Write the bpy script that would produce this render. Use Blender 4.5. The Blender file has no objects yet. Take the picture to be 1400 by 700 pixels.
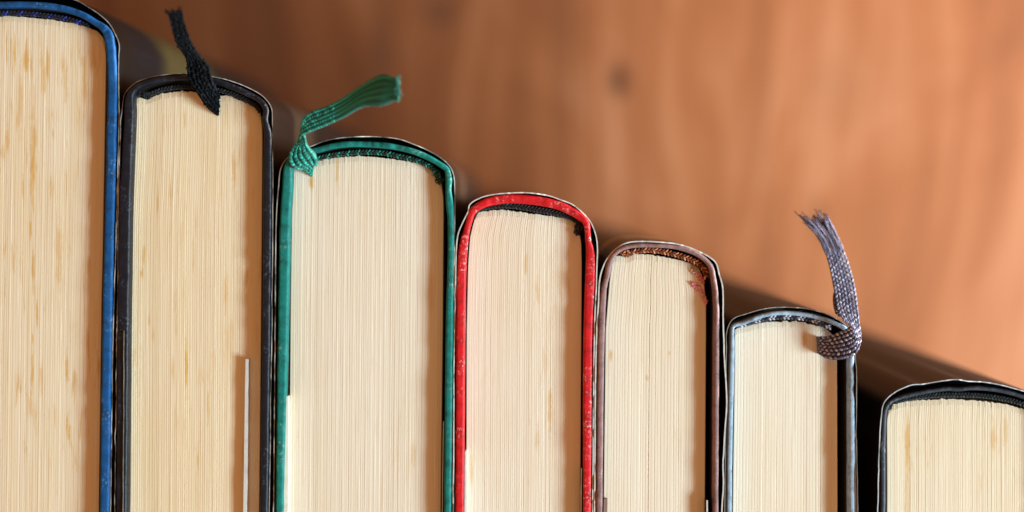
import bpy, math, random
import numpy as np
from mathutils import Vector

# ------------------------------------------------------------------ camera, light, exposure
K = 1.0 / 6000.0          # metres per photo pixel in the plane of the book tops
H = 0.200                 # height of the book tops above the table
D = 0.300                 # camera height above the book tops
VX, VY = 700.0, 275.0     # the point straight below the camera
sc = bpy.context.scene
cam = bpy.data.cameras.new('camera')
cam_o = bpy.data.objects.new('camera', cam)
sc.collection.objects.link(cam_o)
cam_o.location = (0, 0, H + D)
cam.sensor_width = 36.0
cam.lens = 36.0 * D / (1400 * K)
cam.shift_y = -75.0 / 1400.0
cam.clip_start = 0.01
cam.clip_end = 20
cam.dof.use_dof = True
cam.dof.focus_distance = D + 0.0008
cam.dof.aperture_fstop = 3.6
sc.camera = cam_o

world = bpy.data.worlds.new('World')
sc.world = world
world.use_nodes = True
bg = world.node_tree.nodes['Background']
bg.inputs['Color'].default_value = (1.0, 0.48, 0.21, 1)
bg.inputs['Strength'].default_value = 0.51

def area(name, az, el, dist, sx, sy, watts, col, target=(0, 0, H), spread=180):
    l = bpy.data.lights.new(name, 'AREA')
    l.shape = 'RECTANGLE'
    l.size, l.size_y = sx, sy
    l.energy = watts
    l.color = col
    l.spread = math.radians(spread)
    o = bpy.data.objects.new(name, l)
    sc.collection.objects.link(o)
    a, e = math.radians(az), math.radians(el)
    t = Vector(target)
    o.location = t + Vector((math.cos(e) * math.cos(a), math.cos(e) * math.sin(a), math.sin(e))) * dist
    o.rotation_euler = (t - o.location).to_track_quat('-Z', 'Y').to_euler()
    return o
area('window_light', -19, 27, 2.4, 1.0, 0.56, 108, (0.66, 0.92, 1.0))
area('added_table_fill', 4, 0, 0.88, 0.20, 0.12, 28, (1.0, 0.93, 0.86), (0.02, 0.03, 0.165))  # added fill from an unseen source, brightens the table towards the right

sc.view_settings.view_transform = 'Standard'
sc.view_settings.look = 'None'
sc.view_settings.exposure = 0.0
sc.view_settings.gamma = 1.0
sc.view_settings.use_curve_mapping = False

# ------------------------------------------------------------------ helpers
rng = np.random.default_rng(7)
random.seed(7)

def W(px, py, z):
    s = K * (D + H - z) / D
    return ((px - VX) * s, (VY - py) * s, z)

def srgb(r, g, b):
    f = lambda c: (c / 255 / 12.92) if c / 255 <= 0.04045 else ((c / 255 + 0.055) / 1.055) ** 2.4
    return (f(r), f(g), f(b), 1.0)

def spline(pts, step):
    """Catmull-Rom through the points (any dimension), resampled about every `step`."""
    p = np.array(pts, float)
    out = []
    n = len(p)
    for i in range(n - 1):
        a, b = p[i], p[i + 1]
        z = p[i - 1] if i > 0 else 2 * a - b
        c = p[i + 2] if i + 2 < n else 2 * b - a
        L = np.linalg.norm((b - a)[:2])
        m = max(1, int(math.ceil(L / step)))
        l0 = max(np.linalg.norm((a - z)[:2]), 1e-9); l2 = max(np.linalg.norm((c - b)[:2]), 1e-9)
        ta = 0.5 * ((a - z) / l0 + (b - a) / max(L, 1e-9)) * L
        tb = 0.5 * ((b - a) / max(L, 1e-9) + (c - b) / l2) * L
        for k in range(m):
            t = k / m
            h00 = 2 * t**3 - 3 * t**2 + 1; h10 = t**3 - 2 * t**2 + t
            h01 = -2 * t**3 + 3 * t**2; h11 = t**3 - t**2
            out.append(h00 * a + h10 * ta + h01 * b + h11 * tb)
    out.append(p[-1])
    return np.array(out)

def wobble(n, corr, amp):
    """smooth random walk of n samples"""
    m = max(2, int(n / corr) + 3)
    c = rng.normal(0, amp, m)
    x = np.linspace(0, m - 1.001, n)
    i = x.astype(int); f = x - i; f = f * f * (3 - 2 * f)
    return c[i] * (1 - f) + c[np.minimum(i + 1, m - 1)] * f

def mesh_obj(name, verts, faces, mats, parent=None, smooth=True, mat_idx=None, col=None):
    me = bpy.data.meshes.new(name)
    me.from_pydata([tuple(v) for v in verts], [], faces)
    for m in (mats if isinstance(mats, (list, tuple)) else [mats]):
        me.materials.append(m)
    if smooth:
        me.polygons.foreach_set('use_smooth', [True] * len(me.polygons))
    if mat_idx is not None:
        me.polygons.foreach_set('material_index', mat_idx)
    if col is not None:
        a = me.attributes.new('tone', 'FLOAT', 'POINT')
        a.data.foreach_set('value', np.asarray(col, float))
    me.update()
    o = bpy.data.objects.new(name, me)
    sc.collection.objects.link(o)
    if parent is not None:
        o.parent = parent
        o.matrix_parent_inverse = parent.matrix_basis.inverted()
    return o

# ------------------------------------------------------------------ materials
def new_mat(name):
    m = bpy.data.materials.new(name)
    m.use_nodes = True
    nt = m.node_tree
    return m, nt, nt.nodes['Principled BSDF']

class N:
    def __init__(s, nt): s.nt = nt
    def __call__(s, kind, **kw):
        n = s.nt.nodes.new(kind)
        for k, v in kw.items():
            if k.startswith('i_'):
                n.inputs[k[2:].replace('_', ' ')].default_value = v
            else:
                setattr(n, k, v)
        return n
    def link(s, a, b): s.nt.links.new(a, b)
    def coords(s, scale, rot=(0, 0, 0), loc=(0, 0, 0)):
        tc = s('ShaderNodeTexCoord')
        mp = s('ShaderNodeMapping')
        mp.inputs['Scale'].default_value = scale
        mp.inputs['Rotation'].default_value = rot
        mp.inputs['Location'].default_value = loc
        s.link(tc.outputs['Object'], mp.inputs['Vector'])
        return mp.outputs['Vector']
    def noise(s, vec, scale=1.0, detail=4, rough=0.55, dist=0.0):
        n = s('ShaderNodeTexNoise')
        n.inputs['Scale'].default_value = scale
        n.inputs['Detail'].default_value = detail
        n.inputs['Roughness'].default_value = rough
        n.inputs['Distortion'].default_value = dist
        s.link(vec, n.inputs['Vector'])
        return n.outputs['Fac']
    def ramp(s, fac, stops):
        r = s('ShaderNodeValToRGB')
        e = r.color_ramp.elements
        e[0].position, e[0].color = stops[0]
        e[1].position, e[1].color = stops[-1]
        for p, c in stops[1:-1]:
            x = e.new(p); x.color = c
        s.link(fac, r.inputs['Fac'])
        return r.outputs['Color']
    def step(s, fac, lo, hi):
        m = s('ShaderNodeMapRange')
        m.inputs['From Min'].default_value = lo
        m.inputs['From Max'].default_value = hi
        s.link(fac, m.inputs['Value'])
        return m.outputs['Result']
    def math(s, op, a, b):
        m = s('ShaderNodeMath', operation=op)
        for i, v in enumerate((a, b)):
            if isinstance(v, (int, float)): m.inputs[i].default_value = v
            else: s.link(v, m.inputs[i])
        return m.outputs[0]
    def mix(s, fac, a, b, mode='MIX'):
        m = s('ShaderNodeMix', data_type='RGBA', blend_type=mode)
        for sock, v in ((m.inputs[0], fac), (m.inputs[6], a), (m.inputs[7], b)):
            if isinstance(v, (int, float, tuple)): sock.default_value = v
            else: s.link(v, sock)
        return m.outputs[2]
    def bump(s, h, strength, dist):
        b = s('ShaderNodeBump')
        b.inputs['Strength'].default_value = strength
        b.inputs['Distance'].default_value = dist
        s.link(h, b.inputs['Height'])
        return b.outputs['Normal']

def cloth_mat(name, c, rough=0.55, wear=0.35, wear_col=(0.55, 0.5, 0.48, 1), spec=0.4):
    rough, spec = rough + 0.12, spec * 0.7
    m, nt, p = new_mat(name); n = N(nt)
    c = tuple(c)
    dark = tuple(v * 0.62 for v in c[:3]) + (1,)
    lite = tuple(min(1, v * 1.25 + 0.006) for v in c[:3]) + (1,)
    v = n.coords((1, 1, 1))
    f = n.noise(v, 420, 6, 0.65)
    base = n.ramp(f, [(0.28, dark), (0.5, c), (0.75, lite)])
    w = n.step(n.noise(v, 1300, 5, 0.7), 0.54, 0.64)
    w2 = n.step(n.noise(v, 130, 3, 0.6), 0.50, 0.62)
    wf = n.math('MULTIPLY', n.math('MULTIPLY', w, w2), wear)
    dk = n.math('MULTIPLY', n.step(n.noise(n.coords((1, 1, 1), loc=(3, 5, 0)), 230, 5, 0.7), 0.54, 0.66), 0.55)
    base = n.mix(dk, base, tuple(v * 0.28 for v in c[:3]) + (1,))
    n.link(n.mix(wf, base, wear_col), p.inputs['Base Color'])
    p.inputs['Roughness'].default_value = rough
    p.inputs['Specular IOR Level'].default_value = spec
    weave = n.noise(v, 2600, 3, 0.6)
    big = n.noise(v, 300, 4, 0.6)
    n.link(n.bump(n.math('ADD', weave, n.math('MULTIPLY', big, 0.5)), 0.5, 0.00016), p.inputs['Normal'])
    return m

def print_mat(name, c, rough=0.32, patches=()):
    """printed dust-jacket paper; patches: (x, y, z, rx, ry, rz, colour) printed blobs"""
    m, nt, p = new_mat(name); n = N(nt)
    v = n.coords((1, 1, 1))
    f = n.noise(v, 45, 5, 0.6)
    dark = tuple(x * 0.6 for x in c[:3]) + (1,)
    lite = tuple(min(1, x * 1.5) for x in c[:3]) + (1,)
    base = n.ramp(f, [(0.3, dark), (0.55, tuple(c)), (0.8, lite)])
    for (x, y, z, rx, ry, rz, pc) in patches:
        q = n.coords((1 / rx, 1 / ry, 1 / rz), loc=(-x / rx, -y / ry, -z / rz))
        ln = n('ShaderNodeVectorMath', operation='LENGTH')
        n.link(q, ln.inputs[0])
        d = n.math('ADD', ln.outputs['Value'], n.math('MULTIPLY', n.noise(v, 120, 3, 0.6), 0.8))
        base = n.mix(n.math('SUBTRACT', 1.0, n.step(d, 0.9, 1.6)), base, tuple(pc))
    n.link(base, p.inputs['Base Color'])
    p.inputs['Roughness'].default_value = rough
    p.inputs['Specular IOR Level'].default_value = 0.15
    n.link(n.bump(n.noise(v, 900, 3), 0.12, 0.0002), p.inputs['Normal'])
    return m

def plain_mat(name, c, rough=0.7, var=0.25, scale=500):
    m, nt, p = new_mat(name); n = N(nt)
    v = n.coords((1, 1, 1))
    f = n.noise(v, scale, 4, 0.6)
    a = tuple(x * (1 - var) for x in c[:3]) + (1,)
    b = tuple(min(1, x * (1 + var)) for x in c[:3]) + (1,)
    n.link(n.ramp(f, [(0.3, a), (0.7, b)]), p.inputs['Base Color'])
    p.inputs['Roughness'].default_value = rough
    n.link(n.bump(f, 0.3, 0.0001), p.inputs['Normal'])
    return m

def thread_mat(name, stops, rough=0.6, spec=0.3, sheen=0.15):
    """woven thread: colour chosen per stitch through the 'tone' attribute"""
    m, nt, p = new_mat(name); n = N(nt)
    at = n('ShaderNodeAttribute', attribute_name='tone')
    base = n.ramp(at.outputs['Fac'], stops)
    v = n.coords((1, 1, 1))
    f = n.step(n.noise(v, 2500, 3, 0.6), 0.2, 0.8)
    n.link(n.mix(0.45, base, n.mix(f, (0.25, 0.25, 0.25, 1), (1, 1, 1, 1)), 'MULTIPLY'), p.inputs['Base Color'])
    p.inputs['Roughness'].default_value = rough
    p.inputs['Specular IOR Level'].default_value = spec
    p.inputs['Sheen Weight'].default_value = sheen
    return m

def page_mat(name, c, fox=0.5, seed=0.0, stain=(0.64, 0.36, 0.09, 1), streaks=(), smear=None):
    m, nt, p = new_mat(name); n = N(nt)
    at = n('ShaderNodeAttribute', attribute_name='tone')
    lo = tuple(np.array(c[:3]) * np.array((0.87, 0.81, 0.73))) + (1,)
    hi = tuple(np.minimum(1, np.array(c[:3]) * np.array((1.06, 1.07, 1.10)))) + (1,)
    base = n.ramp(at.outputs['Fac'], [(0.0, lo), (0.45, tuple(c)), (1.0, hi)])
    # broad toning of the old paper
    v0 = n.coords((70, 22, 1), loc=(seed, seed * 2, 0))
    base = n.mix(n.math('MULTIPLY', n.step(n.noise(v0, 1.0, 3, 0.6), 0.42, 0.75), 0.35), base,
                 tuple(np.array(c[:3]) * np.array((0.93, 0.80, 0.62))) + (1,))
    # foxing: spots drawn out along the leaves
    v1 = n.coords((1000, 95, 1), loc=(seed * 3.1, seed, 0))
    s1 = n.step(n.noise(v1, 1.0, 5, 0.6, 0.4), 0.56, 0.68)
    v2 = n.coords((110, 45, 1), loc=(seed * 1.7 + 4, seed + 9, 0))
    s2 = n.step(n.noise(v2, 1.0, 3, 0.55), 0.42, 0.58)
    base = n.mix(n.math('MULTIPLY', n.math('MULTIPLY', s1, s2), fox), base, stain)
    s4 = n.step(n.noise(n.coords((330, 26, 1), loc=(seed * 2.3, seed, 0)), 1.0, 4, 0.6), 0.47, 0.68)
    base = n.mix(n.math('MULTIPLY', s4, 0.4 * fox), base, (0.74, 0.53, 0.26, 1))
    v3 = n.coords((1500, 500, 1), loc=(seed, 0, 0))
    s3 = n.step(n.noise(v3, 1.0, 3, 0.6), 0.70, 0.80)
    base = n.mix(n.math('MULTIPLY', s3, 0.35 * min(1, fox + .2)), base, stain)
    v = n.coords((1, 1, 1))
    def blob(b, cx, cy, rx, ry, colr, amt):
        q = n.coords((1 / rx, 1 / ry, 0), loc=(-cx / rx, -cy / ry, 0))
        ln = n('ShaderNodeVectorMath', operation='LENGTH')
        n.link(q, ln.inputs[0])
        nz = n.noise(n.coords((1600, 320, 1), loc=(seed + cx * 900, 0, 0)), 1.0, 4, 0.65)
        d = n.math('ADD', ln.outputs['Value'], n.math('MULTIPLY', n.math('SUBTRACT', nz, 0.5), 2.2))
        return n.mix(n.math('MULTIPLY', n.math('SUBTRACT', 1.0, n.step(d, 0.35, 1.1)), amt), b, colr)
    for (px, py, rx, ry, amt) in streaks:
        x, y, _ = W(px, py, H - 0.003)
        base = blob(base, x, y, rx * K, ry * K, stain, amt)
    if smear:
        for (px, py, rx, ry, amt, colr) in smear:
            x, y, _ = W(px, py, H - 0.003)
            base = blob(base, x, y, rx * K, ry * K, colr, amt)
    n.link(base, p.inputs['Base Color'])
    p.inputs['Roughness'].default_value = 0.85
    p.inputs['Specular IOR Level'].default_value = 0.2
    g1 = n.noise(n.coords((4200, 60, 1), loc=(seed, 0, 0)), 1.0, 3, 0.6)
    g2 = n.noise(n.coords((1800, 1400, 1), loc=(0, seed, 0)), 1.0, 4, 0.65)
    n.link(n.bump(n.math('ADD', g1, n.math('MULTIPLY', g2, 1.1)), 0.35, 0.00006), p.inputs['Normal'])
    return m

def wood_mat():
    m, nt, p = new_mat('wood'); n = N(nt)
    S = K * (D + H) / D
    v = n.coords((1, 1, 1))
    warp = n.noise(n.coords((9, 3.5, 1), loc=(3, 1, 0)), 1.0, 2, 0.5)
    tc = n('ShaderNodeTexCoord')
    off = n('ShaderNodeCombineXYZ')
    n.link(n.math('MULTIPLY', n.math('SUBTRACT', warp, 0.5), 0.09), off.inputs['X'])
    add = n('ShaderNodeVectorMath', operation='ADD')
    n.link(tc.outputs['Object'], add.inputs[0]); n.link(off.outputs[0], add.inputs[1])
    def mp(scale, loc=(0, 0, 0)):
        k = n('ShaderNodeMapping')
        k.inputs['Scale'].default_value = scale; k.inputs['Location'].default_value = loc
        n.link(add.outputs[0], k.inputs['Vector']); return k.outputs['Vector']
    broad = n.noise(mp((26, 2.2, 1), (0.6, 0, 0)), 1.0, 3, 0.5)
    grain = n.noise(mp((120, 5, 1)), 1.0, 5, 0.6, 0.3)
    fine = n.noise(mp((700, 14, 1)), 1.0, 3, 0.6)
    blot = n.noise(mp((17, 10, 1), (5, 2, 0)), 1.0, 4, 0.6, 0.6)
    f = n.math('ADD', n.math('ADD', n.math('MULTIPLY', broad, 0.32), n.math('MULTIPLY', blot, 0.30)), n.math('ADD', n.math('MULTIPLY', grain, 0.28), n.math('MULTIPLY', fine, 0.10)))
    col = n.ramp(f, [(0.38, (0.20, 0.064, 0.022, 1)), (0.5, (0.32, 0.112, 0.042, 1)), (0.62, (0.43, 0.190, 0.096, 1))])
    painted_falloff = n.step(n.math('ADD', n.math('MULTIPLY', warp, 0.10), n.math('ADD', n('ShaderNodeSeparateXYZ').outputs[0], n.math('MULTIPLY', grain, 0.05))), -0.01, 0.17)
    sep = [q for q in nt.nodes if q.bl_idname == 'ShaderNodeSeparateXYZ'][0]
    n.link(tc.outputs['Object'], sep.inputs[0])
    col = n.mix(painted_falloff, n.mix(1.0, col, (0.27, 0.215, 0.17, 1), 'MULTIPLY'), col)  # light fall-off painted into the wood colour: darker towards the left
    def knot(px, py, rx, ry, c, amt, lo=0.2, hi=1.2):
        x, y = (px - VX) * S, (VY - py) * S
        q = n.coords((1 / (rx * S), 1 / (ry * S), 0), loc=(-x / (rx * S), -y / (ry * S), 0))
        ln = n('ShaderNodeVectorMath', operation='LENGTH'); n.link(q, ln.inputs[0])
        d = n.math('ADD', ln.outputs['Value'], n.math('MULTIPLY', n.math('SUBTRACT', grain, 0.5), 1.4))
        return n.math('MULTIPLY', n.math('SUBTRACT', 1.0, n.step(d, lo, hi)), amt)
    for k in ((845, 110, 18, 32, 1.0), (518, 70, 20, 75, 0.9), (600, 15, 30, 30, 0.8), (1118, 300, 20, 34, 0.35),
              (775, 40, 34, 190, 0.25), (1040, 150, 12, 260, 0.16), (480, 210, 40, 120, 0.35), (1150, 120, 60, 60, 0.12), (360, 40, 50, 150, 0.4)):
        col = n.mix(knot(k[0], k[1], k[2], k[3], None, k[4]), col, (0.085, 0.030, 0.014, 1))
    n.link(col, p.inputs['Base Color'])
    p.inputs['Roughness'].default_value = 0.42
    p.inputs['Specular IOR Level'].default_value = 0.35
    n.link(n.bump(n.math('ADD', grain, fine), 0.15, 0.0004), p.inputs['Normal'])
    return m

# ------------------------------------------------------------------ geometry builders
def strip(name, path, zt, zb, mat, parent, round_px=3.4, wob=0.25, zwob=0.00010, step=2.5, edge_mat=None, flat=False, inner=None, split=(), names=None):
    """A standing sheet or board that follows a plan path of (px, py, width_px) from zb up to zt, with a rounded top edge."""
    p = spline(path, step)
    n = len(p)
    c = p[:, :2].copy(); w = np.maximum(p[:, 2], 0.3)
    t = np.gradient(c, axis=0)
    t /= np.maximum(np.linalg.norm(t, axis=1)[:, None], 1e-9)
    nr = np.stack([t[:, 1], -t[:, 0]], 1)
    c += nr * wobble(n, 18, wob * 0.4)[:, None]
    w = w * (1 + wobble(n, 12, 0.012 if wob else 0))
    zw = wobble(n, 8, zwob) + wobble(n, 2.2, zwob * 0.35)
    r = np.minimum(round_px, w * 0.5)
    prof = 5
    secs = []
    for i in range(n):
        h = w[i] / 2
        z1 = zt + zw[i]
        rr = r[i]; rz = rr * K
        sec = [(-h, zb)]
        if inner: sec.append((-h, z1 - rz - 0.0018))
        if flat:
            sec += [(-h, z1), (h, z1)]
        else:
            for k in range(prof + 1):
                a = k / prof * math.pi / 2
                sec.append((-h + rr * (1 - math.cos(a)), z1 - rz * (1 - math.sin(a))))
            for k in range(prof, -1, -1):
                a = k / prof * math.pi / 2
                sec.append((h - rr * (1 - math.cos(a)) + 1e-4, z1 - rz * (1 - math.sin(a))))
        sec.append((h, zb))
        row = []
        for (o, z) in sec:
            q = c[i] + nr[i] * o
            x, y, _ = W(q[0], q[1], zt)
            row.append((x, y, z))
        secs.append(row)
    m = len(secs[0])
    # where to cut the sheet into separate pieces
    cuts = [0] + [int(np.argmin(np.linalg.norm(p[:, :2] - np.array(q), axis=1))) for q in split] + [n - 1]
    out = []
    for a0, a1, nm in zip(cuts[:-1], cuts[1:], names or [name]):
        verts = [v for row in secs[a0:a1 + 1] for v in row]
        faces, mi = [], []
        nn = a1 - a0 + 1
        for i in range(nn - 1):
            for j in range(m - 1):
                a = i * m + j
                faces.append((a, a + 1, a + m + 1, a + m))
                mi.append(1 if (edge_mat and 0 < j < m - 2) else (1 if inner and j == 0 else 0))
            faces.append((i * m + m - 1, i * m, (i + 1) * m, (i + 1) * m + m - 1)); mi.append(0)
        if a0 == 0:
            faces.append(tuple(range(m - 1, -1, -1))); mi.append(0)
        if a1 == n - 1:
            faces.append(tuple((nn - 1) * m + j for j in range(m))); mi.append(0)
        out.append(mesh_obj(nm, verts, faces, [mat, edge_mat] if edge_mat else ([mat, inner] if inner else [mat]), parent, smooth=not flat, mat_idx=mi))
    return out if split else out[0]

def pages(name, left, right, arc, ybot, zt, mat, parent, pitch=2.6, gap_at=(), step_at=()):
    """The text block: one ridge per small bunch of leaves, uneven at the spine end, grooves between."""
    L = np.array(left, float); R = np.array(right, float); A = np.array(arc, float)
    arc_s = spline(A, 2.0)
    order = np.argsort(arc_s[:, 0]); arc_s = arc_s[order]
    lx = lambda y: np.interp(y, L[:, 1], L[:, 0])
    rx = lambda y: np.interp(y, R[:, 1], R[:, 0])
    width = rx(650) - lx(650)
    us = [0.0]
    while us[-1] < 1.0:
        us.append(us[-1] + max(1.3, rng.gamma(40, pitch / 40)) / width)
    us = np.array(us) / us[-1]
    nl = len(us) - 1
    ts = np.concatenate([np.linspace(0, 0.06, 7)[:-1], np.linspace(0.06, 1, 40)])
    nr = len(ts)
    cols, zs, tone, kind = [], [], [], []
    wave = wobble(nl + 1, 10, 0.00004)
    for i in range(nl):
        g = 0.000016 + rng.gamma(1.0, 0.000013)
        if any(abs(us[i] - q) < (us[1] - us[0]) * 0.6 for q in gap_at): g = 0.0002
        tn = np.clip(0.55 + rng.normal(0, 0.09), 0, 1)
        dz = wave[i] + rng.normal(0, 0.000010)
        for (q0, q1, zz) in step_at:
            if q0 <= us[i] < q1: dz += zz
        e = rng.normal(0, 0.45)
        w = us[i + 1] - us[i]
        cols += [us[i] + 0.03 * w, us[i] + 0.2 * w, us[i] + 0.8 * w]
        zs += [dz - g, dz, dz - 0.00001]
        tone += [max(0, tn - .2 - g * 900), tn, tn]
        kind += [e, e, e]
    cols.append(1.0); zs.append(wave[-1] - 0.0002); tone.append(0.3); kind.append(0)
    nc = len(cols)
    verts, col = [], []
    ripple = [wobble(nr, 3, 0.000007) for _ in range(nl + 1)]
    sway = wobble(nr, 14, 0.18)
    for j in range(nc):
        u = cols[j]
        y0 = A[:, 1].mean()
        for _ in range(4):
            x0 = lx(y0) + (rx(y0) - lx(y0)) * u
            y0 = np.interp(x0, arc_s[:, 0], arc_s[:, 1])
        y0 += kind[j]
        rp = ripple[min(j // 3, nl)]
        for k in range(nr):
            y = y0 + (ybot - y0) * ts[k]
            x = lx(y) + (rx(y) - lx(y)) * u + sway[k] * math.sin(u * math.pi)
            drop = 0.00025 * (1 - min(1, ts[k] / 0.012)) ** 2
            z = zt + zs[j] + rp[k] - drop
            X, Y, _ = W(x, y, zt)
            verts.append((X, Y, z)); col.append(tone[j] + rng.normal(0, 0.03))
    faces = []
    for j in range(nc - 1):
        for k in range(nr - 1):
            a = j * nr + k
            faces.append((a, a + 1, a + nr + 1, a + nr))
    # side walls down to just above the table
    loop = [j * nr for j in range(nc)] + [(nc - 1) * nr + k for k in range(1, nr)] + [j * nr + nr - 1 for j in range(nc - 2, -1, -1)] + [k for k in range(nr - 2, 0, -1)]
    base = len(verts)
    for v in loop:
        verts.append((verts[v][0], verts[v][1], 0.003)); col.append(0.5)
    m = len(loop)
    for i in range(m):
        faces.append((loop[i], loop[(i + 1) % m], base + (i + 1) % m, base + i))
    faces.append(tuple(base + i for i in range(m)))
    o = mesh_obj(name, verts, faces, mat, parent, smooth=False, col=col)
    o['kind'] = 'stuff'      # leaves too thin to pick apart one by one
    return o

# a low-poly stitch
def _stitch():
    vs, fs = [(-1, 0, 0)], []
    rings, seg = 4, 7
    for i in range(1, rings + 1):
        a = math.pi * i / (rings + 1)
        for j in range(seg):
            b = 2 * math.pi * j / seg
            vs.append((-math.cos(a), math.sin(a) * math.cos(b), math.sin(a) * math.sin(b)))
    vs.append((1, 0, 0))
    for j in range(seg):
        fs.append((0, 1 + (j + 1) % seg, 1 + j))
        for i in range(rings - 1):
            a = 1 + i * seg + j; b = 1 + i * seg + (j + 1) % seg
            fs.append((a, b, b + seg, a + seg))
        l = 1 + (rings - 1) * seg
        fs.append((l + j, l + (j + 1) % seg, len(vs) - 1))
    return np.array(vs, float), fs
SV, SF = _stitch()

class Threads:
    def __init__(s): s.v, s.f, s.c = [], [], []
    def stitch(s, pos, u, v, n, a, b, c, tone):
        q = pos + SV[:, :1] * a * u + SV[:, 1:2] * b * v + SV[:, 2:3] * c * n
        o = len(s.v)
        s.v.extend(q.tolist()); s.c.extend([tone] * len(q))
        s.f.extend([tuple(i + o for i in f) for f in SF])
    def tube(s, pts, rad, tone, seg=6):
        pts = np.array(pts, float); n = len(pts)
        t = np.gradient(pts, axis=0); t /= np.maximum(np.linalg.norm(t, axis=1)[:, None], 1e-9)
        o = len(s.v)
        rad = np.broadcast_to(rad, (n,))
        for i in range(n):
            a = np.cross(t[i], (0.13, 0.2, 1.0)); a /= np.linalg.norm(a); b = np.cross(t[i], a)
            for j in range(seg):
                th = 2 * math.pi * j / seg
                s.v.append((pts[i] + rad[i] * (math.cos(th) * a + math.sin(th) * b)).tolist()); s.c.append(tone)
        for i in range(n - 1):
            for j in range(seg):
                k = (j + 1) % seg
                s.f.append((o + i * seg + j, o + i * seg + k, o + (i + 1) * seg + k, o + (i + 1) * seg + j))
        s.f.append(tuple(o + j for j in range(seg))[::-1]); s.f.append(tuple(o + (n - 1) * seg + j for j in range(seg)))
    def sheet(s, A, B, thick, tone):
        """closed thin strip between two 3-D edges"""
        n = len(A); o = len(s.v)
        for i in range(n):
            t = (A[min(i + 1, n - 1)] + B[min(i + 1, n - 1)]) - (A[max(i - 1, 0)] + B[max(i - 1, 0)])
            nn = np.cross(t, B[i] - A[i]); nn /= max(np.linalg.norm(nn), 1e-12)
            for q, sg in ((A[i], 1), (B[i], 1), (B[i], -1), (A[i], -1)):
                s.v.append((q + nn * sg * thick / 2).tolist()); s.c.append(tone)
        for i in range(n - 1):
            for j in range(4):
                k = (j + 1) % 4
                s.f.append((o + i * 4 + j, o + (i + 1) * 4 + j, o + (i + 1) * 4 + k, o + i * 4 + k))
        s.f.append((o, o + 1, o + 2, o + 3)); e = o + (n - 1) * 4; s.f.append((e + 3, e + 2, e + 1, e))
    def build(s, name, mat, parent): return mesh_obj(name, s.v, s.f, mat, parent, col=s.c)

def headband(path, zt, mat, parent, w=6.5, period=4.2, tones=(0.1, 0.9), end=None, jit=0.12):
    """cord of slanted stitches over a core, sewn to the spine end of the leaves"""
    T = Threads()
    p = spline(path, 1.0)
    core = np.array([W(q[0], q[1], zt - 0.0006) for q in p])
    T.tube(core, w * K * 0.42, tones[0] * 0.6)
    d = np.concatenate([[0], np.cumsum(np.linalg.norm(np.diff(p, axis=0), axis=1))])
    s = 1.0; k = 0
    while s < d[-1] - 1:
        for row in (-1, 1):
            ss = min(s + (row * 0.25 + 0.25) * period, d[-1])
            x = np.interp(ss, d, p[:, 0]); y = np.interp(ss, d, p[:, 1])
            i = min(np.searchsorted(d, ss), len(p) - 2)
            t = p[i + 1] - p[i]; t /= np.linalg.norm(t)
            u = np.array([t[0], -t[1], 0]); v = np.array([u[1], -u[0], 0])
            nz = np.array([0, 0, 1.0])
            a = math.radians(42) * row + rng.normal(0, jit)
            uu = u * math.cos(a) + v * math.sin(a); vv = -u * math.sin(a) + v * math.cos(a)
            pos = np.array(W(x, y, zt - 0.0002)) + v * row * w * K * 0.22
            tn = tones[(k + (row > 0)) % len(tones)] + rng.normal(0, 0.1)
            T.stitch(pos, uu, vv, nz, w * K * 0.40, period * K * 0.30, w * K * 0.26, float(np.clip(tn, 0, 1)))
        s += period; k += 1
    if end:
        for (x, y, r) in end:
            for _ in range(40):
                a = rng.uniform(0, 6.28); q = r * math.sqrt(rng.uniform())
                pos = np.array(W(x + q * math.cos(a), y + q * math.sin(a), zt - 0.0004 + rng.uniform(0, 0.0006)))
                b = rng.uniform(0, 6.28)
                T.stitch(pos, np.array([math.cos(b), math.sin(b), 0]), np.array([-math.sin(b), math.cos(b), 0]), np.array([0, 0, 1.0]),
                         1.8 * K, 0.9 * K, 0.9 * K, float(rng.choice(tones)))
    return T.build('headband', mat, parent)

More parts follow.
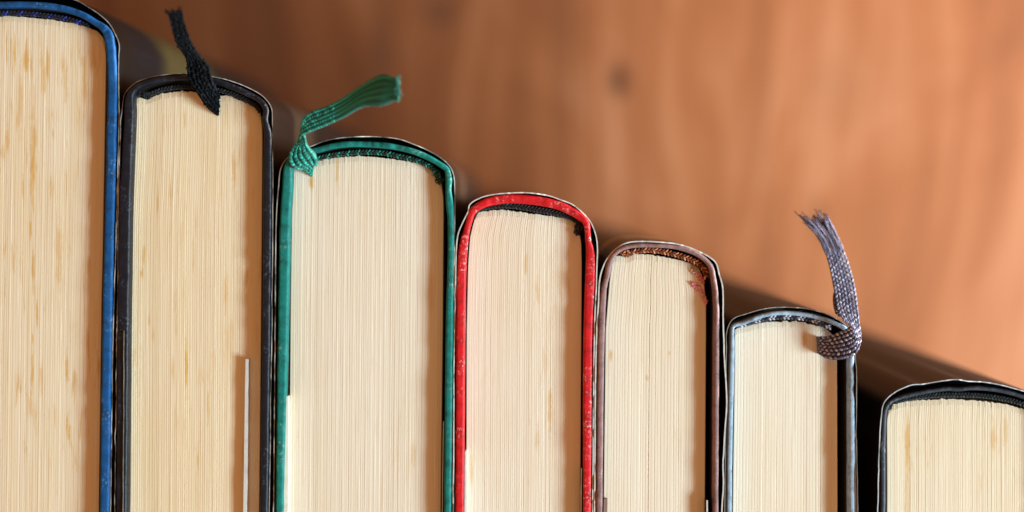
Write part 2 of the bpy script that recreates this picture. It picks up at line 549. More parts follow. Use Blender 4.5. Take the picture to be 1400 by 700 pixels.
def ribbon(A, B, mat, parent, cols=6, row_px=3.4, thick=0.0003, smooth_after=None, tones=(0.2, 0.9), fray=None, fork=0.0, fray_dir=None, cord=0.00032, rough=0.0):
    """woven ribbon between two 3-D edge curves (px, py, z): a thin strip covered with braided stitches"""
    n = 160
    def res(E):
        q = spline([W(*e) for e in E], 0.0004)
        d = np.concatenate([[0], np.cumsum(np.linalg.norm(np.diff(q, axis=0), axis=1))])
        # keep the control points of both edges in step: parameter by control index
        return q, d
    def by_index(E, m):
        P_ = np.array([W(*e) for e in E]); k = len(P_)
        out = []
        for i in range(k - 1):
            a, b = P_[i], P_[i + 1]
            z = P_[i - 1] if i else 2 * a - b
            c = P_[i + 2] if i + 2 < k else 2 * b - a
            for s_ in range(m):
                t = s_ / m
                out.append(0.5 * (2 * a + (b - z) * t + (2 * z - 5 * a + 4 * b - c) * t * t + (3 * a - z - 3 * b + c) * t**3))
        out.append(P_[-1]); return np.array(out)
    a = by_index(A, 24); b = by_index(B, 24)
    T = Threads()
    T.sheet(a, b, thick, tones[0] * 0.5)
    mid = (a + b) / 2
    wmean = np.linalg.norm(b - a, axis=1)
    tm = np.gradient(mid, axis=0)
    nrm = np.cross(tm, b - a); nrm /= np.maximum(np.linalg.norm(nrm, axis=1)[:, None], 1e-12)
    for c in range(cols):
        f = (c + 0.5) / cols
        T.tube(a + (b - a) * f, np.clip(wmean / cols * 0.46, 0.00018, cord), tones[c % len(tones)] * 0.55 + 0.25, 8)
    d = np.concatenate([[0], np.cumsum(np.linalg.norm(np.diff(mid, axis=0), axis=1))])
    row = row_px * K; s = row * 0.5; k = 0
    I = lambda arr, s_: np.array([np.interp(s_, d, arr[:, j]) for j in range(3)])
    lim = d[-1]
    while s < lim - row * 0.3:
        pa, pb = I(a, s), I(b, s)
        t = I(mid, s + row * .4) - I(mid, s - row * .4)
        t /= max(np.linalg.norm(t), 1e-12)
        wv = pb - pa; wl = np.linalg.norm(wv); wv = wv / max(wl, 1e-9)
        nn = np.cross(t, wv); nn /= max(np.linalg.norm(nn), 1e-9)
        vv = np.cross(nn, t)
        fr = s / lim
        sm = smooth_after is not None and fr > smooth_after
        for c in range(cols if not sm else 0):
            f = (c + 0.5) / cols
            sg = 1 if c % 2 else -1
            ang = math.radians(8 if sm else 34) * sg + rng.normal(0, 0.08)
            uu = t * math.cos(ang) + vv * math.sin(ang); v2 = -t * math.sin(ang) + vv * math.cos(ang)
            cw = max(wl / cols, 1.6 * K)
            tn = tones[(k + c) % len(tones)] + rng.normal(0, 0.15)
            for side in (1, -1):
                pos = rng.normal(0, rough * K, 3) + pa + (pb - pa) * f + nn * side * max(thick * 0.5, min(cw * 0.36, 0.00034))
                T.stitch(pos, uu, v2, nn, row * (1.3 if sm else 0.74), cw * (0.3 if sm else 0.34), min(cw * (0.12 if sm else 0.26), 0.00030), float(np.clip(tn, 0, 1)))
        s += row; k += 1
    o = T.build('ribbon_bookmark', mat, parent)
    if fray:
        F = Threads()
        cnt, length, spread, zd, rad = fray
        pa, pb = a[-1], b[-1]
        t = (mid[-1] - mid[-14]); t /= np.linalg.norm(t)
        if fray_dir is not None: td = np.array([fray_dir[0], -fray_dir[1], 0.0]); td /= np.linalg.norm(td)
        else: td = t
        w = pb - pa
        for i in range(cnt):
            f = (i + 0.5) / cnt + rng.normal(0, 0.03)
            L = length * K * rng.uniform(0.82, 1.1) * (1 + fork * abs(f - 0.5))
            if rng.uniform() < 0.12: L *= 1.15
            bend = w * (f - 0.5) * spread + np.array([0, 0, zd]) * rng.uniform(0.5, 1.2) + rng.normal(0, 0.0003 if rng.uniform() < 0.9 else 0.0006, 3)
            st = pa + w * f - t * 4 * K + np.array([0, 0, rng.normal(0, 0.0002)])
            pts = [st + (t * (1 - q) + td * q) * L * q + bend * q * q + rng.normal(0, 0.00005, 3) for q in np.linspace(0, 1, 9)]
            F.tube(pts, np.linspace(1, 0.7, 9) * rad, float(rng.uniform(0.15, 0.75)), 5)
        F.build('frayed_end', mat, o)['kind'] = 'stuff'
    return o

# ------------------------------------------------------------------ the table
def table():
    nx, ny = 2, 2
    x0, x1, y0, y1, t = -0.75, 0.75, -0.55, 0.55, 0.028
    b = 0.004
    v = [(x0 + b, y0 + b, 0), (x1 - b, y0 + b, 0), (x1 - b, y1 - b, 0), (x0 + b, y1 - b, 0),
         (x0, y0, -b), (x1, y0, -b), (x1, y1, -b), (x0, y1, -b), (x0, y0, -t), (x1, y0, -t), (x1, y1, -t), (x0, y1, -t)]
    f = [(0, 1, 2, 3), (0, 4, 5, 1), (1, 5, 6, 2), (2, 6, 7, 3), (3, 7, 4, 0),
         (4, 8, 9, 5), (5, 9, 10, 6), (6, 10, 11, 7), (7, 11, 8, 4), (11, 10, 9, 8)]
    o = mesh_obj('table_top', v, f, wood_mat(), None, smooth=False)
    o['kind'] = 'structure'
    return o
table()

# ------------------------------------------------------------------ the books
PAPER_EDGE = plain_mat('jacket_paper_edge', (0.60, 0.58, 0.55, 1), 0.6, 0.2, 700)
def broken_edge(name, lo, hi, scale, t0, t1):
    m, nt, p = new_mat(name); n = N(nt)
    f = n.step(n.noise(n.coords((1, 1, 1)), scale, 4, 0.6), t0, t1)
    n.link(n.mix(f, lo, hi), p.inputs['Base Color']); p.inputs['Roughness'].default_value = 0.6
    return m
FAINT_EDGE = broken_edge('rubbed_paper_edge', (0.06, 0.055, 0.05, 1), (0.55, 0.53, 0.50, 1), 130, 0.40, 0.62)
DIM_EDGE = plain_mat('worn_paper_edge', (0.22, 0.20, 0.18, 1), 0.5, 0.5, 300)
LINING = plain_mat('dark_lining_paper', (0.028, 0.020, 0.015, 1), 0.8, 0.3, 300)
GROUP = 'hardback books standing in a row'

def book(label, base_px):
    o = bpy.data.objects.new('book', None)
    sc.collection.objects.link(o)
    x, y, _ = W(base_px[0], base_px[1], H)
    o.location = (x, y, 0)
    o.empty_display_size = 0.02
    o['label'] = label; o['category'] = 'book'; o['group'] = GROUP
    return o

def case(b, left, spine, right, zt, mat, **kw):
    """two boards and the rounded spine piece; paths meet end to end. left runs bottom to top, right top to bottom"""
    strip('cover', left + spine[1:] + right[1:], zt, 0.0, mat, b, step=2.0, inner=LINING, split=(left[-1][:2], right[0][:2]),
          names=('cover_board', 'spine_cover', 'cover_board'), **kw)

def jacket(b, path, zt, mat, edge, width=1.5, wob=0.35, z0=0.0004):
    return strip('dust_jacket', [(x, y, width) for x, y in path], zt, z0, mat, b, wob=wob, zwob=0.00014, step=2.2, edge_mat=edge, flat=True)

def flap(b, path, zt, mat, edge, name='jacket_flap'):
    return strip(name, path, zt, 0.002, mat, b, wob=0.1, zwob=0.00008, edge_mat=edge, flat=True)

PZ = 0.0030   # the covers stand this far proud of the leaves

def specks(n_, x0, x1, y0, y1, seed_):
    r = random.Random(seed_)
    return [(r.uniform(x0, x1), r.uniform(y0, y1), r.uniform(1.4, 3.2), r.uniform(7, 34), r.uniform(0.45, 0.9)) for _ in range(n_)]

# ---- 1: thick blue book
b = book('thick blue cloth hardback with streaky foxed pages, beside the black ribbon book', (20, 400))
zt = H
cl = cloth_mat('blue_cloth', srgb(6, 78, 138), 0.5, 0.4, (0.35, 0.55, 0.75, 1))
case(b, [(-127, 810, 13), (-122, 500, 13), (-116, 200, 13), (-115, 90, 13), (-114, 62, 12), (-109, 44, 11)],
     [(-109, 44, 11), (-95, 27, 9), (-60, 13, 8), (-20, 6.5, 8), (14, 5.3, 8), (43, 5.7, 8), (71, 8.6, 9), (93, 13, 9), (114, 21, 9), (129, 30, 9), (141, 38, 11)],
     [(141, 38, 11), (147, 46, 13), (150, 60, 13), (151.5, 74, 12.5), (152.7, 95, 12.5), (151.7, 175, 13), (149, 300, 13), (147.8, 350, 13), (146.5, 410, 13), (142.5, 670, 13), (140.5, 810, 13)], zt, cl)
jm = print_mat('dark_jacket_1', srgb(9, 8, 7), 0.45,
               [(*W(163, 70, H)[:2], 0.135, 0.02, 0.02, 0.035, srgb(50, 46, 25)), (*W(163, 60, H)[:2], 0.175, 0.03, 0.012, 0.016, srgb(6, 9, 14))])
jacket(b, [(-133, 810), (-125, 200), (-123, 80), (-116, 45), (-98, 18), (-60, 0), (-20, -8), (20, -10), (50, -9), (80, -5), (103, 0), (121, 10), (136, 20), (150, 33), (159, 49), (163, 60), (162.6, 74), (162.4, 93), (162.2, 175), (160.2, 280), (158.2, 350), (155.8, 410), (151.6, 670), (149.6, 810)], zt - 0.0006, jm, FAINT_EDGE, 1.4)
pages('pages', [(-106, 0), (-108, 100), (-112, 400), (-118, 810)], [(145, 0), (145, 93), (143.5, 175), (140.5, 350), (139, 410), (135.5, 670), (133.5, 810)],
      [(-110, 75), (-106, 50), (-98, 40), (-70, 30), (-40, 25), (0, 22.5), (14, 22), (40, 24), (60, 26), (86, 29.5), (110, 34), (125, 39.5), (135, 45), (141, 53), (145.5, 78)], 795, zt - PZ,
      page_mat('foxed_pages_1', (0.78, 0.66, 0.49, 1), 0.75, 3.3, streaks=specks(22, 8, 128, 40, 560, 4) + [(36, 80, 4, 30, .9), (46, 200, 5, 70, .7), (57, 100, 3, 40, .5), (90, 110, 3, 45, .5), (116, 110, 4, 60, .6), (28, 140, 4, 55, .5), (80, 350, 5, 60, .5), (44, 250, 3, 55, .7)]), b, 3.1)
headband([(-100, 33), (-60, 23), (-20, 18.5), (0, 18.5), (40, 19), (70, 22), (100, 28), (122, 35)], zt - 0.002,
         thread_mat('navy_thread', [(0, srgb(8, 10, 26)), (0.6, srgb(18, 26, 96)), (1, srgb(40, 66, 190))]), b, 7, 5, (0.0, 0.25, 0.85, 0.1))

# ---- 2: black book with a black ribbon
b = book('black hardback with black ribbon over its spine and a white slip among pages', (265, 450))
zt = H
cl = cloth_mat('black_cloth', srgb(10, 18, 32), 0.36, 0.5, (0.12, 0.16, 0.24, 1), 0.5)
cr = cl
case(b, [(163, 890, 15), (165.5, 700, 15), (168, 410, 16), (170, 280, 16), (174, 198, 14), (176, 150, 13), (176, 137, 12)],
     [(176, 137, 12), (178, 128, 10), (184, 120, 9), (201, 112.5, 8), (227, 107, 8), (253, 105.7, 8), (287, 109, 8), (313, 117, 8), (338.5, 128, 8), (356, 138, 8), (363, 149, 8)],
     [(363, 149, 8), (362, 164, 8), (365.5, 182, 10), (365.5, 200, 11), (364.2, 410, 11), (361, 670, 11), (358.5, 890, 11)], zt, cl)
jm = print_mat('dark_jacket_2', srgb(12, 9, 8), 0.4,
               [(*W(373, 165, H)[:2], 0.150, 0.02, 0.012, 0.012, srgb(46, 40, 32)), (*W(373, 200, H)[:2], 0.165, 0.02, 0.02, 0.006, srgb(46, 38, 30))])
jacket(b, [(153.5, 890), (157, 670), (160.5, 410), (164, 198), (167, 148), (171, 128), (184, 114), (200, 107.5), (227, 102), (253, 100.5), (275, 102), (290.6, 105), (313, 110), (338.5, 119.4), (361, 133), (371, 147), (372.3, 169), (373, 198), (372, 410), (368.5, 670), (366, 890)], zt - 0.0005, jm, FAINT_EDGE, 1.2)
pages('pages', [(184, 0), (184, 145), (183, 198), (178, 300), (177, 410), (176, 670), (175, 880)], [(358.5, 0), (359, 198), (357.5, 410), (355, 670), (353, 880)],
      [(183, 148), (187, 134), (200, 135.5), (208, 133), (215, 129.5), (230, 126.5), (250, 125), (270, 126), (298, 130), (310, 131), (325, 136), (340, 143), (351, 150), (356, 158), (359.5, 185)], 878, zt - PZ,
      page_mat('foxed_pages_2', (0.79, 0.66, 0.47, 1), 0.5, 8.1, streaks=specks(12, 190, 350, 150, 680, 9) + [(255, 500, 2, 40, .9), (308, 400, 4, 30, .5), (315, 470, 6, 40, .3), (253, 165, 3, 14, .4), (320, 230, 4, 30, .6), (190, 420, 4, 120, .25), (309, 150, 3, 50, .3)]), b, 3.0)
headband([(186, 130), (193, 128), (203, 129), (220, 123), (250, 119), (280, 121), (310, 126), (335, 136), (350, 145), (356, 153)], zt - 0.0021,
         thread_mat('black_thread', [(0, srgb(10, 12, 16)), (0.7, srgb(26, 34, 42)), (1, srgb(60, 90, 96))]), b, 7, 4.5, (0.1, 0.5, 0.2, 0.7), end=[(201, 131, 5)])
flap(b, [(169.5, 452, 1.2), (168.5, 670, 1.3), (167, 880, 1.3)], zt + 0.0005, jm, DIM_EDGE)
rb = thread_mat('black_ribbon_thread', [(0, (0.002, 0.002, 0.003, 1)), (0.6, (0.005, 0.006, 0.008, 1)), (1, (0.008, 0.016, 0.026, 1))], 0.75, 0.08, 0.0)
zp = zt - PZ
ribbon([(297.5, 158, zp - .004), (297, 158, zp + .0004), (283, 147, zp + .002), (269, 127, zp + .004), (259, 112, zp + .0052), (256, 98, zp + .0062), (254, 80, zp + .008), (240, 56, zp + .012), (230, 19, zp + .018)],
       [(298.5, 131, zp - .004), (298.5, 131, zp + .0006), (299, 125, zp + .0025), (293, 115, zp + .0045), (289, 104, zp + .0056), (287, 91, zp + .0066), (274, 77, zp + .008), (259, 51, zp + .012), (248, 15, zp + .018)],
       rb, b, 6, 3.6, 0.0003, tones=(0.2, 0.75, 0.4), fray=(26, 8, 0.25, 0.001, 0.00012), rough=0.8)

slip = flap(None, [(337.5, 491, 3.4), (336.5, 560, 4.2), (335.5, 650, 4.4), (334.0, 760, 4.4), (333, 850, 4.4)], zt - 0.0014, plain_mat('slip_paper', (0.62, 0.60, 0.58, 1), 0.6, 0.06, 300), None, 'paper_slip')
slip['label'] = 'narrow white paper slip standing up between the pages of the black ribbon book'
slip['category'] = 'paper slip'
for v in slip.data.vertices:
    if v.co.z < 0.1: v.co.z = 0.16

# ---- 3: teal book with a teal ribbon
b = book('teal cloth hardback with wide teal ribbon knotted over its spine corner', (500, 500))
zt = H
cl = cloth_mat('teal_cloth', srgb(5, 116, 110), 0.5, 0.35, (0.55, 0.62, 0.60, 1))
case(b, [(378, 975, 11), (381.8, 690, 11), (387, 410, 14), (389.5, 290, 14), (392.5, 245, 13), (393.5, 230, 12)],
     [(393.5, 230, 12), (397, 221, 10), (405, 213, 9), (414.6, 209, 8), (435, 204.5, 8), (453.6, 199.7, 8), (476, 197, 8), (500, 197.5, 8), (528, 199, 8), (546.5, 202, 8), (565, 207, 8), (583.6, 214.6, 8), (601, 224.5, 8), (610.5, 231.5, 8)],
     [(610.5, 231.5, 8), (613.5, 243, 9), (613, 259, 8), (614.5, 278, 10), (616, 298, 9), (614.2, 450, 10), (612.2, 670, 10), (609.5, 975, 10)], zt, cl)
jm = print_mat('dark_jacket_3', srgb(28, 20, 15), 0.4, [(*W(621, 250, H)[:2], 0.150, 0.02, 0.012, 0.02, srgb(60, 46, 36))])
jacket(b, [(370, 975), (374.3, 670), (376.5, 410), (378.4, 291), (381, 253.6), (384, 230), (391, 218), (400, 211), (414, 204), (426, 200), (444, 193), (466.6, 188.6), (491, 187), (518.6, 187), (546.5, 190.4), (565, 197), (583.6, 205), (602, 215.5), (615, 227.6), (620, 238.7), (621.6, 263), (621.6, 298), (620.8, 450), (619.3, 670), (617, 975)], zt - 0.0005, jm, FAINT_EDGE, 1.4, 0.25)
pages('pages', [(400, 0), (400, 235), (399, 300), (397.5, 410), (395.5, 670), (393, 965)], [(606.5, 0), (606.5, 300), (605.5, 450), (603, 670), (600, 965)],
      [(399, 240), (400.5, 230), (415, 227), (430, 222), (436, 220), (450, 217), (470, 215), (490, 213.5), (515, 215), (540, 218), (560, 221.5), (575, 225.5), (590, 233), (598, 241), (603, 251), (607, 275)], 960, zt - PZ,
      page_mat('clean_pages_3', (0.79, 0.705, 0.585, 1), 0.22, 1.2, streaks=[(461, 235, 3, 34, .6), (425, 248, 4, 14, .8), (590, 400, 5, 40, .25), (565, 620, 5, 20, .3)]), b, 3.0)
tealt = thread_mat('teal_thread', [(0, srgb(6, 26, 24)), (0.5, srgb(12, 84, 72)), (1, srgb(40, 160, 138))])
headband([(431, 218), (453, 212.5), (480, 209), (500, 208), (525, 209.5), (545, 213.5), (565, 218), (585, 226), (597, 235)], zt - 0.002, tealt, b, 7.5, 4.6, (0.05, 0.8, 0.3), end=[(601, 246, 6), (597, 238, 5)])
flap(b, [(393, 542, 2), (391, 548, 6), (390.5, 670, 6), (388, 965, 6)], zt - 0.0008, plain_mat('flap_paper', (0.74, 0.70, 0.58, 1), 0.55, 0.05), plain_mat('flap_paper_edge', (0.80, 0.76, 0.64, 1), 0.6, 0.05))
flap(b, [(606.3, 576, 1.2), (605, 670, 1.2), (602, 965, 1.2)], zt - 0.001, jm, PAPER_EDGE)
zp = zt - PZ
ribbon([(425, 241, zp - .004), (425, 241, zp + .0004), (413, 232, zp + .002), (400, 229, zp + .0036), (394, 217, zp + .0044), (399, 204, zp + .0050), (408, 193, zp + .0057), (412, 187, zp + .007), (424, 181, zp + .0085), (446, 172, zp + .010), (470, 161, zp + .012), (496, 147, zp + .015), (522, 145, zp + .018), (542, 137, zp + .020)],
       [(428, 224, zp - .004), (428, 224, zp + .0008), (434, 222, zp + .0026), (433, 213, zp + .0042), (428, 206, zp + .0052), (422, 200, zp + .0058), (418, 190, zp + .0072), (414, 166, zp + .0085), (425, 153, zp + .0092), (446, 145, zp + .0105), (470, 133, zp + .0125), (497, 115, zp + .015), (522, 102, zp + .018), (541, 106, zp + .020)],
       thread_mat('teal_ribbon_thread', [(0, srgb(6, 70, 64)), (0.5, srgb(16, 132, 118)), (1, srgb(46, 178, 160))], 0.5), b, 5, 4.2, 0.0003, smooth_after=0.60, tones=(0.35, 0.8, 0.55), fray=(90, 7, 0.06, 0.001, 0.00020), fork=0.25, cord=0.00042)

# ---- 4: red book
b = book('bright red cloth hardback with white jacket edge all around, between teal and mauve books', (720, 540))
zt = H
cl = cloth_mat('red_cloth', srgb(208, 12, 26), 0.42, 0.9, (0.85, 0.62, 0.62, 1), 0.5)
case(b, [(626, 1050, 12), (628.5, 670, 12), (630, 450, 12.5), (631.5, 360, 12.5), (634.5, 330, 11), (638, 315, 9), (641.4, 302, 9)],
     [(641.4, 302, 9), (646, 289, 10), (657, 280.5, 11), (673, 275, 12), (691.7, 272, 12.5), (710.6, 272, 13), (735.7, 274.5, 13), (759.3, 279.5, 12), (775, 285.5, 12), (790.7, 294.5, 11), (801, 304, 9)],
     [(801, 304, 9), (804, 316, 8), (805, 328.6, 8), (807, 341, 10), (807.5, 358, 12), (804.5, 450, 12), (803, 670, 11), (800, 1050, 11)], zt, cl)
jm = print_mat('dark_jacket_4', srgb(30, 20, 14), 0.35)
jacket(b, [(617, 1050), (620, 670), (621.5, 450), (623.4, 358), (624, 338), (626.5, 319), (633.6, 302), (640, 289), (642, 280), (657, 270.4), (676, 265.7), (696.4, 264), (718.5, 263.4), (735.7, 265), (751.4, 268), (767, 273.6), (783, 280), (794, 288.5), (806.5, 302), (814.3, 320.7), (817, 341), (816.5, 358), (813, 450), (810.5, 670), (807, 1050)], zt - 0.0003, jm, PAPER_EDGE, 1.7)
pages('pages', [(652, 0), (651, 293), (648, 302), (642.5, 325), (640, 360), (638, 450), (637.5, 670), (636, 1040)], [(794, 0), (794.5, 320), (795.5, 360), (795, 450), (793.5, 670), (790, 1040)],
      [(648, 303), (652, 292), (665, 288.5), (685, 287.5), (710, 290), (740, 294), (765, 297), (780, 301), (788, 306), (792, 316), (795.5, 335)], 1035, zt - PZ,
      page_mat('cream_pages_4', (0.80, 0.705, 0.58, 1), 0.28, 5.5, streaks=[(752, 560, 4, 35, .6), (719, 360, 3, 22, .5), (735, 400, 3, 22, .4), (645, 640, 4, 30, .5), (745, 490, 4, 24, .3), (768, 380, 8, 25, .3), (735, 600, 3, 25, .4)]), b, 2.9)
headband([(649, 293), (652, 287), (663, 283.5), (680, 281), (700, 281.5), (730, 286), (760, 291.5), (784, 299), (793, 305)], zt - 0.002,
         thread_mat('charcoal_thread', [(0, srgb(12, 12, 13)), (0.6, srgb(38, 40, 42)), (1, srgb(84, 90, 92))]), b, 9, 4.8, (0.1, 0.6, 0.35), end=[(791, 311, 6), (789, 318, 4)])
flap(b, [(636.3, 617, 1.6), (636, 670, 1.8), (634.5, 1040, 1.8)], zt - 0.0006, plain_mat('flap_paper_lilac', (0.66, 0.62, 0.66, 1), 0.55, 0.05), PAPER_EDGE)
flap(b, [(795, 640, 1.4), (794.5, 680, 1.6), (791.5, 1040, 1.6)], zt - 0.0008, jm, PAPER_EDGE)

# ---- 5: mauve-brown book
b = book('mauve brown hardback with orange headband and pink smear on its pages', (900, 560))
zt = H
cl = cloth_mat('mauve_cloth', srgb(140, 108, 108), 0.45, 0.5, (0.62, 0.50, 0.50, 1))
cd = cl
case(b, [(814, 1110, 9), (819.5, 670, 9), (822.5, 450, 9.5), (824, 415, 9.5), (826.5, 392, 8), (830.5, 376, 8), (833, 362, 8)],
     [(833, 362, 8), (838.6, 349.5, 7), (848.6, 341, 6.5), (863, 336.8, 6), (881.4, 335.5, 6), (903, 336, 6), (924, 338, 6), (938.6, 341.5, 7), (953, 347.2, 7), (966, 356.4, 7), (973, 366, 7)],
     [(973, 366, 7), (975.5, 379, 7), (978.5, 395, 7), (980, 414, 7), (980, 470, 7.5), (979, 670, 7.5), (977.5, 1110, 7.5)], zt, cl)
jm = print_mat('dark_jacket_5', srgb(34, 22, 15), 0.35, [(*W(885, 331, H)[:2], 0.170, 0.016, 0.02, 0.0035, srgb(190, 150, 100))])
jacket(b, [(806, 1110), (813, 690), (816, 450), (818.4, 414), (819, 395), (821.4, 375), (828.6, 356.4), (838.6, 343.6), (848.6, 336), (860, 331.6), (884, 330.2), (903, 331.2), (924, 333.4), (941.4, 338), (957, 344.5), (970, 351.4), (978.6, 359), (983.6, 375), (988, 391), (988.8, 414), (989, 450), (991, 500), (993.6, 545), (991, 590), (988.5, 635), (989.2, 660), (987, 700), (986, 1110)], zt - 0.0002, jm, PAPER_EDGE, 1.9, 0.2)
pages('pages', [(838, 0), (837.5, 355), (833.6, 384), (831, 414), (828, 450), (825.5, 670), (821, 1100)], [(960, 0), (961, 375), (963.5, 395), (965.5, 413), (965.5, 450), (964, 670), (962, 1100)],
      [(835, 368), (838, 353), (845, 350), (858, 352), (866, 348.5), (890, 348.5), (905, 351), (925, 355), (945, 361), (955, 367), (960, 378), (965, 398)], 1095, zt - PZ,
      page_mat('cream_pages_5', (0.80, 0.715, 0.585, 1), 0.14, 2.9, streaks=[(835, 486, 2.5, 9, .7), (885, 517, 3, 5, .5), (915, 483, 2, 4, .5)],
               smear=[(959, 380, 4, 6, .95, srgb(232, 70, 84)), (951, 391, 4, 5, .8, srgb(236, 100, 104)), (962, 404, 4, 15, .85, srgb(236, 140, 140)), (948, 366, 7, 7, .5, srgb(150, 110, 80))]), b, 4.2, gap_at=(0.44,))
headband([(848, 346.5), (858, 346), (870, 343.5), (882, 342), (900, 343), (920, 347), (940, 353), (956, 361), (964, 370), (966, 380)], zt - 0.0018,
         thread_mat('rust_thread', [(0, srgb(76, 32, 16)), (0.5, srgb(178, 84, 34)), (1, srgb(240, 168, 118))]), b, 8.5, 4.8, (0.1, 0.85, 0.45), end=[(857, 347, 5)])
flap(b, [(828, 682, 5), (826.5, 760, 5), (823, 1100, 5)], zt - 0.0022, plain_mat('flap_paper_brown', srgb(120, 92, 80), 0.5, 0.1), plain_mat('flap_edge_brown', srgb(140, 112, 100), 0.5, 0.1))
flap(b, [(966.8, 684, 2), (967, 720, 2), (966, 1100, 2)], zt - 0.0006, jm, PAPER_EDGE)

T = Threads()
for (x0, y0, x1, y1, cnt, t0, t1, r) in ((955, 375, 962, 386, 70, 0.0, 0.35, 3.0), (946, 386, 955, 394, 50, 0.1, 0.5, 3.0), (955, 392, 966, 414, 120, 0.2, 0.9, 2.2), (960, 366, 966, 380, 40, 0.1, 0.5, 2.0), (945, 370, 958, 380, 25, 0.5, 0.95, 3)):
    for _ in range(cnt):
        f = rng.uniform(); q = rng.normal(0, r * 0.55, 2); a = rng.normal(1.1, 0.6)
        pos = np.array(W(x0 + (x1 - x0) * f + q[0], y0 + (y1 - y0) * f + q[1], zt - PZ + rng.uniform(0.0, 0.0006)))
        T.stitch(pos, np.array([math.cos(a), -math.sin(a), rng.normal(0, .3)]), np.array([math.sin(a), math.cos(a), 0]), np.array([0, 0, 1.0]), rng.uniform(1, 2.6) * K, rng.uniform(.4, 1.0) * K, 0.5 * K, float(rng.uniform(t0, t1)))
T.build('torn_paper', thread_mat('pink_scraps', [(0, srgb(240, 108, 124)), (0.5, srgb(246, 172, 174)), (1, srgb(246, 228, 214))], 0.7), b)

# ---- 6: grey book with a grey ribbon
b = book('slim slate grey hardback with grey mauve frayed ribbon wrapped over its corner', (1085, 600))
zt = H - 0.002
cl = cloth_mat('slate_cloth', srgb(150, 172, 194), 0.5, 0.3, (0.75, 0.78, 0.8, 1))
case(b, [(992, 1210, 8), (997, 690, 8), (999, 560, 8), (1000.5, 500, 8), (1001, 470, 7), (1001.2, 455, 6.5)],
     [(1001.2, 455, 6.5), (1002.5, 447, 6), (1015.7, 442, 6), (1030, 436.4, 6), (1044, 431.6, 6), (1060, 428.8, 6), (1080, 428.2, 6), (1101.4, 430.2, 6), (1115.7, 433.2, 6), (1130, 437.5, 6), (1144, 443, 6), (1155.7, 449, 6.5), (1161, 456, 7)],
     [(1161, 456, 7), (1163, 468, 7), (1164.3, 490, 7.5), (1165, 560, 8), (1165, 670, 8), (1167, 1210, 8)], zt, cl)
jm = print_mat('dark_jacket_6', srgb(16, 11, 9), 0.5)
jacket(b, [(985, 1210), (991, 700), (992.5, 560), (993, 480), (994, 453), (1001.4, 437), (1023, 428.5), (1044, 422.5), (1060, 420.5), (1080, 420.2), (1101.4, 421.6), (1123, 427), (1137, 432.5), (1151.4, 440.7), (1162, 450), (1168, 464), (1170, 490), (1171, 590), (1172.3, 670), (1176, 1210)], zt, jm, DIM_EDGE, 1.1, 0.2)
pages('pages', [(1004, 0), (1004.5, 500), (1002, 670), (996, 1200)], [(1144, 0), (1144.5, 480), (1145, 670), (1146, 1200)],
      [(1004, 454), (1006, 450), (1020, 446.5), (1035, 442.5), (1060, 440), (1080, 439.5), (1100, 441), (1115, 445), (1130, 450), (1138, 457), (1145, 475)], 1195, zt - PZ,
      page_mat('pale_pages_6', (0.81, 0.725, 0.60, 1), 0.12, 6.6, streaks=[(1102, 464, 4, 14, .6), (1130, 600, 3, 30, .25)]), b, 4.0, gap_at=(0.835,), step_at=((0.835, 1.01, -0.0005),))
headband([(1010, 445.5), (1025, 441), (1045, 435.8), (1065, 433.6), (1085, 433.8), (1105, 436.4), (1120, 441), (1136, 448)], zt - 0.0015,
         thread_mat('checked_thread', [(0, srgb(36, 36, 56)), (0.45, srgb(92, 92, 120)), (1, srgb(214, 214, 226))]), b, 7, 5.0, (0.0, 0.95, 0.85, 0.15))
flap(b, [(1169.4, 588, 2.5), (1169.8, 640, 4.2), (1170.3, 700, 4.4), (1173, 1200, 4.4)], zt - 0.0006, plain_mat('flap_paper_grey', (0.44, 0.45, 0.50, 1), 0.5, 0.08), plain_mat('flap_edge_grey', (0.50, 0.51, 0.57, 1), 0.5, 0.08))
zp = zt - PZ
ribbon([(1119, 484, zp - .004), (1119.5, 484, zp + .0006), (1130, 490, zp + .0026), (1144, 492, zp + .0040), (1158, 490, zp + .0050), (1169, 485, zp + .0055), (1175, 474, zp + .0056), (1177, 460, zp + .0058), (1175, 440, zp + .0066), (1173, 420, zp + .008), (1169, 392, zp + .010), (1161, 362, zp + .012), (1153, 340, zp + .013)],
       [(1118, 460, zp - .004), (1118.5, 460, zp + .0008), (1133, 459, zp + .0030), (1147, 454, zp + .0045), (1156, 450, zp + .0054), (1161, 447, zp + .0060), (1164, 445, zp + .0066), (1163, 443, zp + .0070), (1152, 436, zp + .0074), (1144, 420, zp + .0082), (1140, 396, zp + .010), (1134, 366, zp + .012), (1128, 344, zp + .013)],
       thread_mat('grey_ribbon_thread', [(0, srgb(42, 36, 50)), (0.4, srgb(98, 88, 114)), (0.75, srgb(148, 146, 180)), (1, srgb(210, 208, 230))], 0.5), b, 7, 3.4, 0.0003, tones=(0.15, 0.75, 0.4, 0.9), fray=(64, 57, 0.45, 0.003, 0.00015), fray_dir=(-33, -50))
ribbon([(1143, 428, zp + .0075), (1140, 418, zp + .0080), (1139, 406, zp + .0088), (1141, 398, zp + .0096)], [(1150, 434, zp + .0070), (1146, 420, zp + .0074), (1145, 408, zp + .0084), (1144, 400, zp + .0094)],
       bpy.data.materials['grey_ribbon_thread'], b, 2, 3.4, 0.0002, tones=(0.1, 0.5))

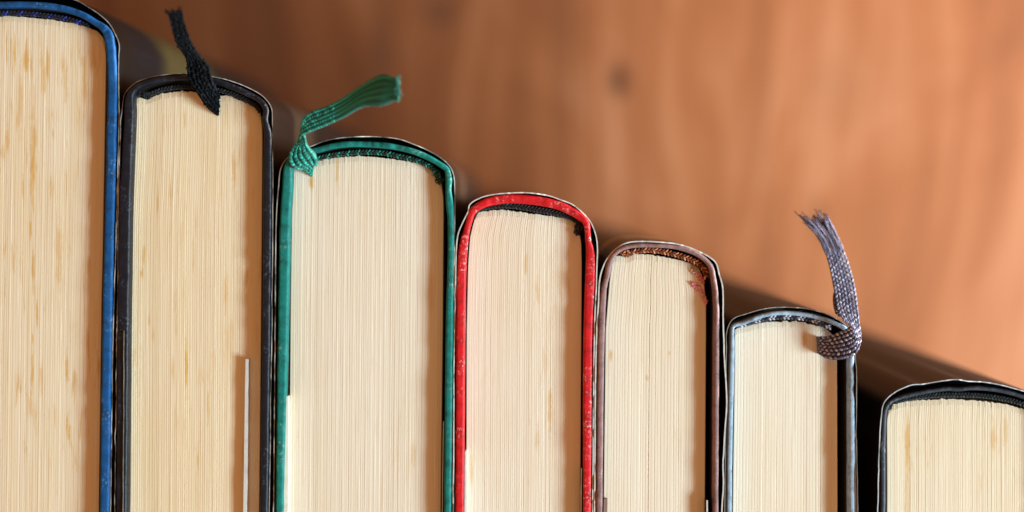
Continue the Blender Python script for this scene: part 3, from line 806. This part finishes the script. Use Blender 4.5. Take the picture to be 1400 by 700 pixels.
# ---- 7: black book at the low end
b = book('black hardback with no ribbon, separated by a dark gap from the grey ribbon book', (1320, 640))
zt = H
cl = cloth_mat('blue_black_cloth', srgb(40, 50, 64), 0.38, 0.5, (0.5, 0.6, 0.68, 1), 0.5)
case(b, [(1205, 1300, 8), (1207.5, 670, 8), (1208, 596, 8), (1209, 577, 7.5), (1210.5, 562, 7)],
     [(1210.5, 562, 7), (1215.5, 551.6, 6), (1228.6, 544.8, 6), (1245.7, 540, 6), (1271.4, 535, 6), (1297, 531.9, 6), (1309, 532.5, 6), (1331.4, 530.8, 6), (1348.6, 531.7, 6), (1366, 534, 6), (1383, 537.7, 6), (1400, 543, 6), (1420, 551, 7), (1434, 561, 8)],
     [(1434, 561, 8), (1439, 580, 9), (1441, 620, 10), (1443, 1300, 10)], zt, cl)
jm = print_mat('dark_jacket_7', srgb(14, 10, 8), 0.5)
jacket(b, [(1197, 1300), (1200.5, 670), (1202, 618), (1203, 596), (1205.4, 570), (1209.7, 548.5), (1223.4, 537), (1245.7, 526.6), (1263, 525.2), (1288.6, 520.6), (1309, 519), (1323, 521.4), (1345, 522.3), (1365.7, 525.7), (1386, 531), (1400, 535), (1425, 544), (1442, 560), (1447, 590), (1450, 1300)], zt + 0.0002, jm, plain_mat('creased_jacket_edge', (0.42, 0.44, 0.48, 1), 0.45, 0.6, 160), 1.5)
pages('pages', [(1214, 0), (1214, 560), (1212.5, 580), (1213, 670), (1210, 1290)], [(1427, 0), (1428, 600), (1430, 1290)],
      [(1213, 568), (1216, 558), (1225, 551.5), (1240, 549), (1265, 547), (1290, 546), (1320, 547), (1345, 549), (1370, 552), (1390, 557), (1405, 562), (1418, 571), (1428, 590)], 1285, zt - PZ,
      page_mat('foxed_pages_7', (0.80, 0.70, 0.54, 1), 0.4, 9.4, streaks=[(1241, 605, 4, 45, .75), (1358, 600, 4, 35, .55), (1375, 590, 3, 25, .4), (1240, 680, 4, 40, .4), (1240, 640, 3, 30, .3)]), b, 3.1)
headband([(1222, 549.5), (1250, 543.5), (1280, 540.5), (1310, 540), (1340, 541), (1370, 545), (1400, 553), (1418, 562)], zt - 0.002,
         thread_mat('dark_teal_thread', [(0, srgb(12, 18, 22)), (0.6, srgb(24, 44, 52)), (1, srgb(80, 100, 104))]), b, 7.5, 4.4, (0.1, 0.6, 0.3), end=[(1216, 556, 4)])
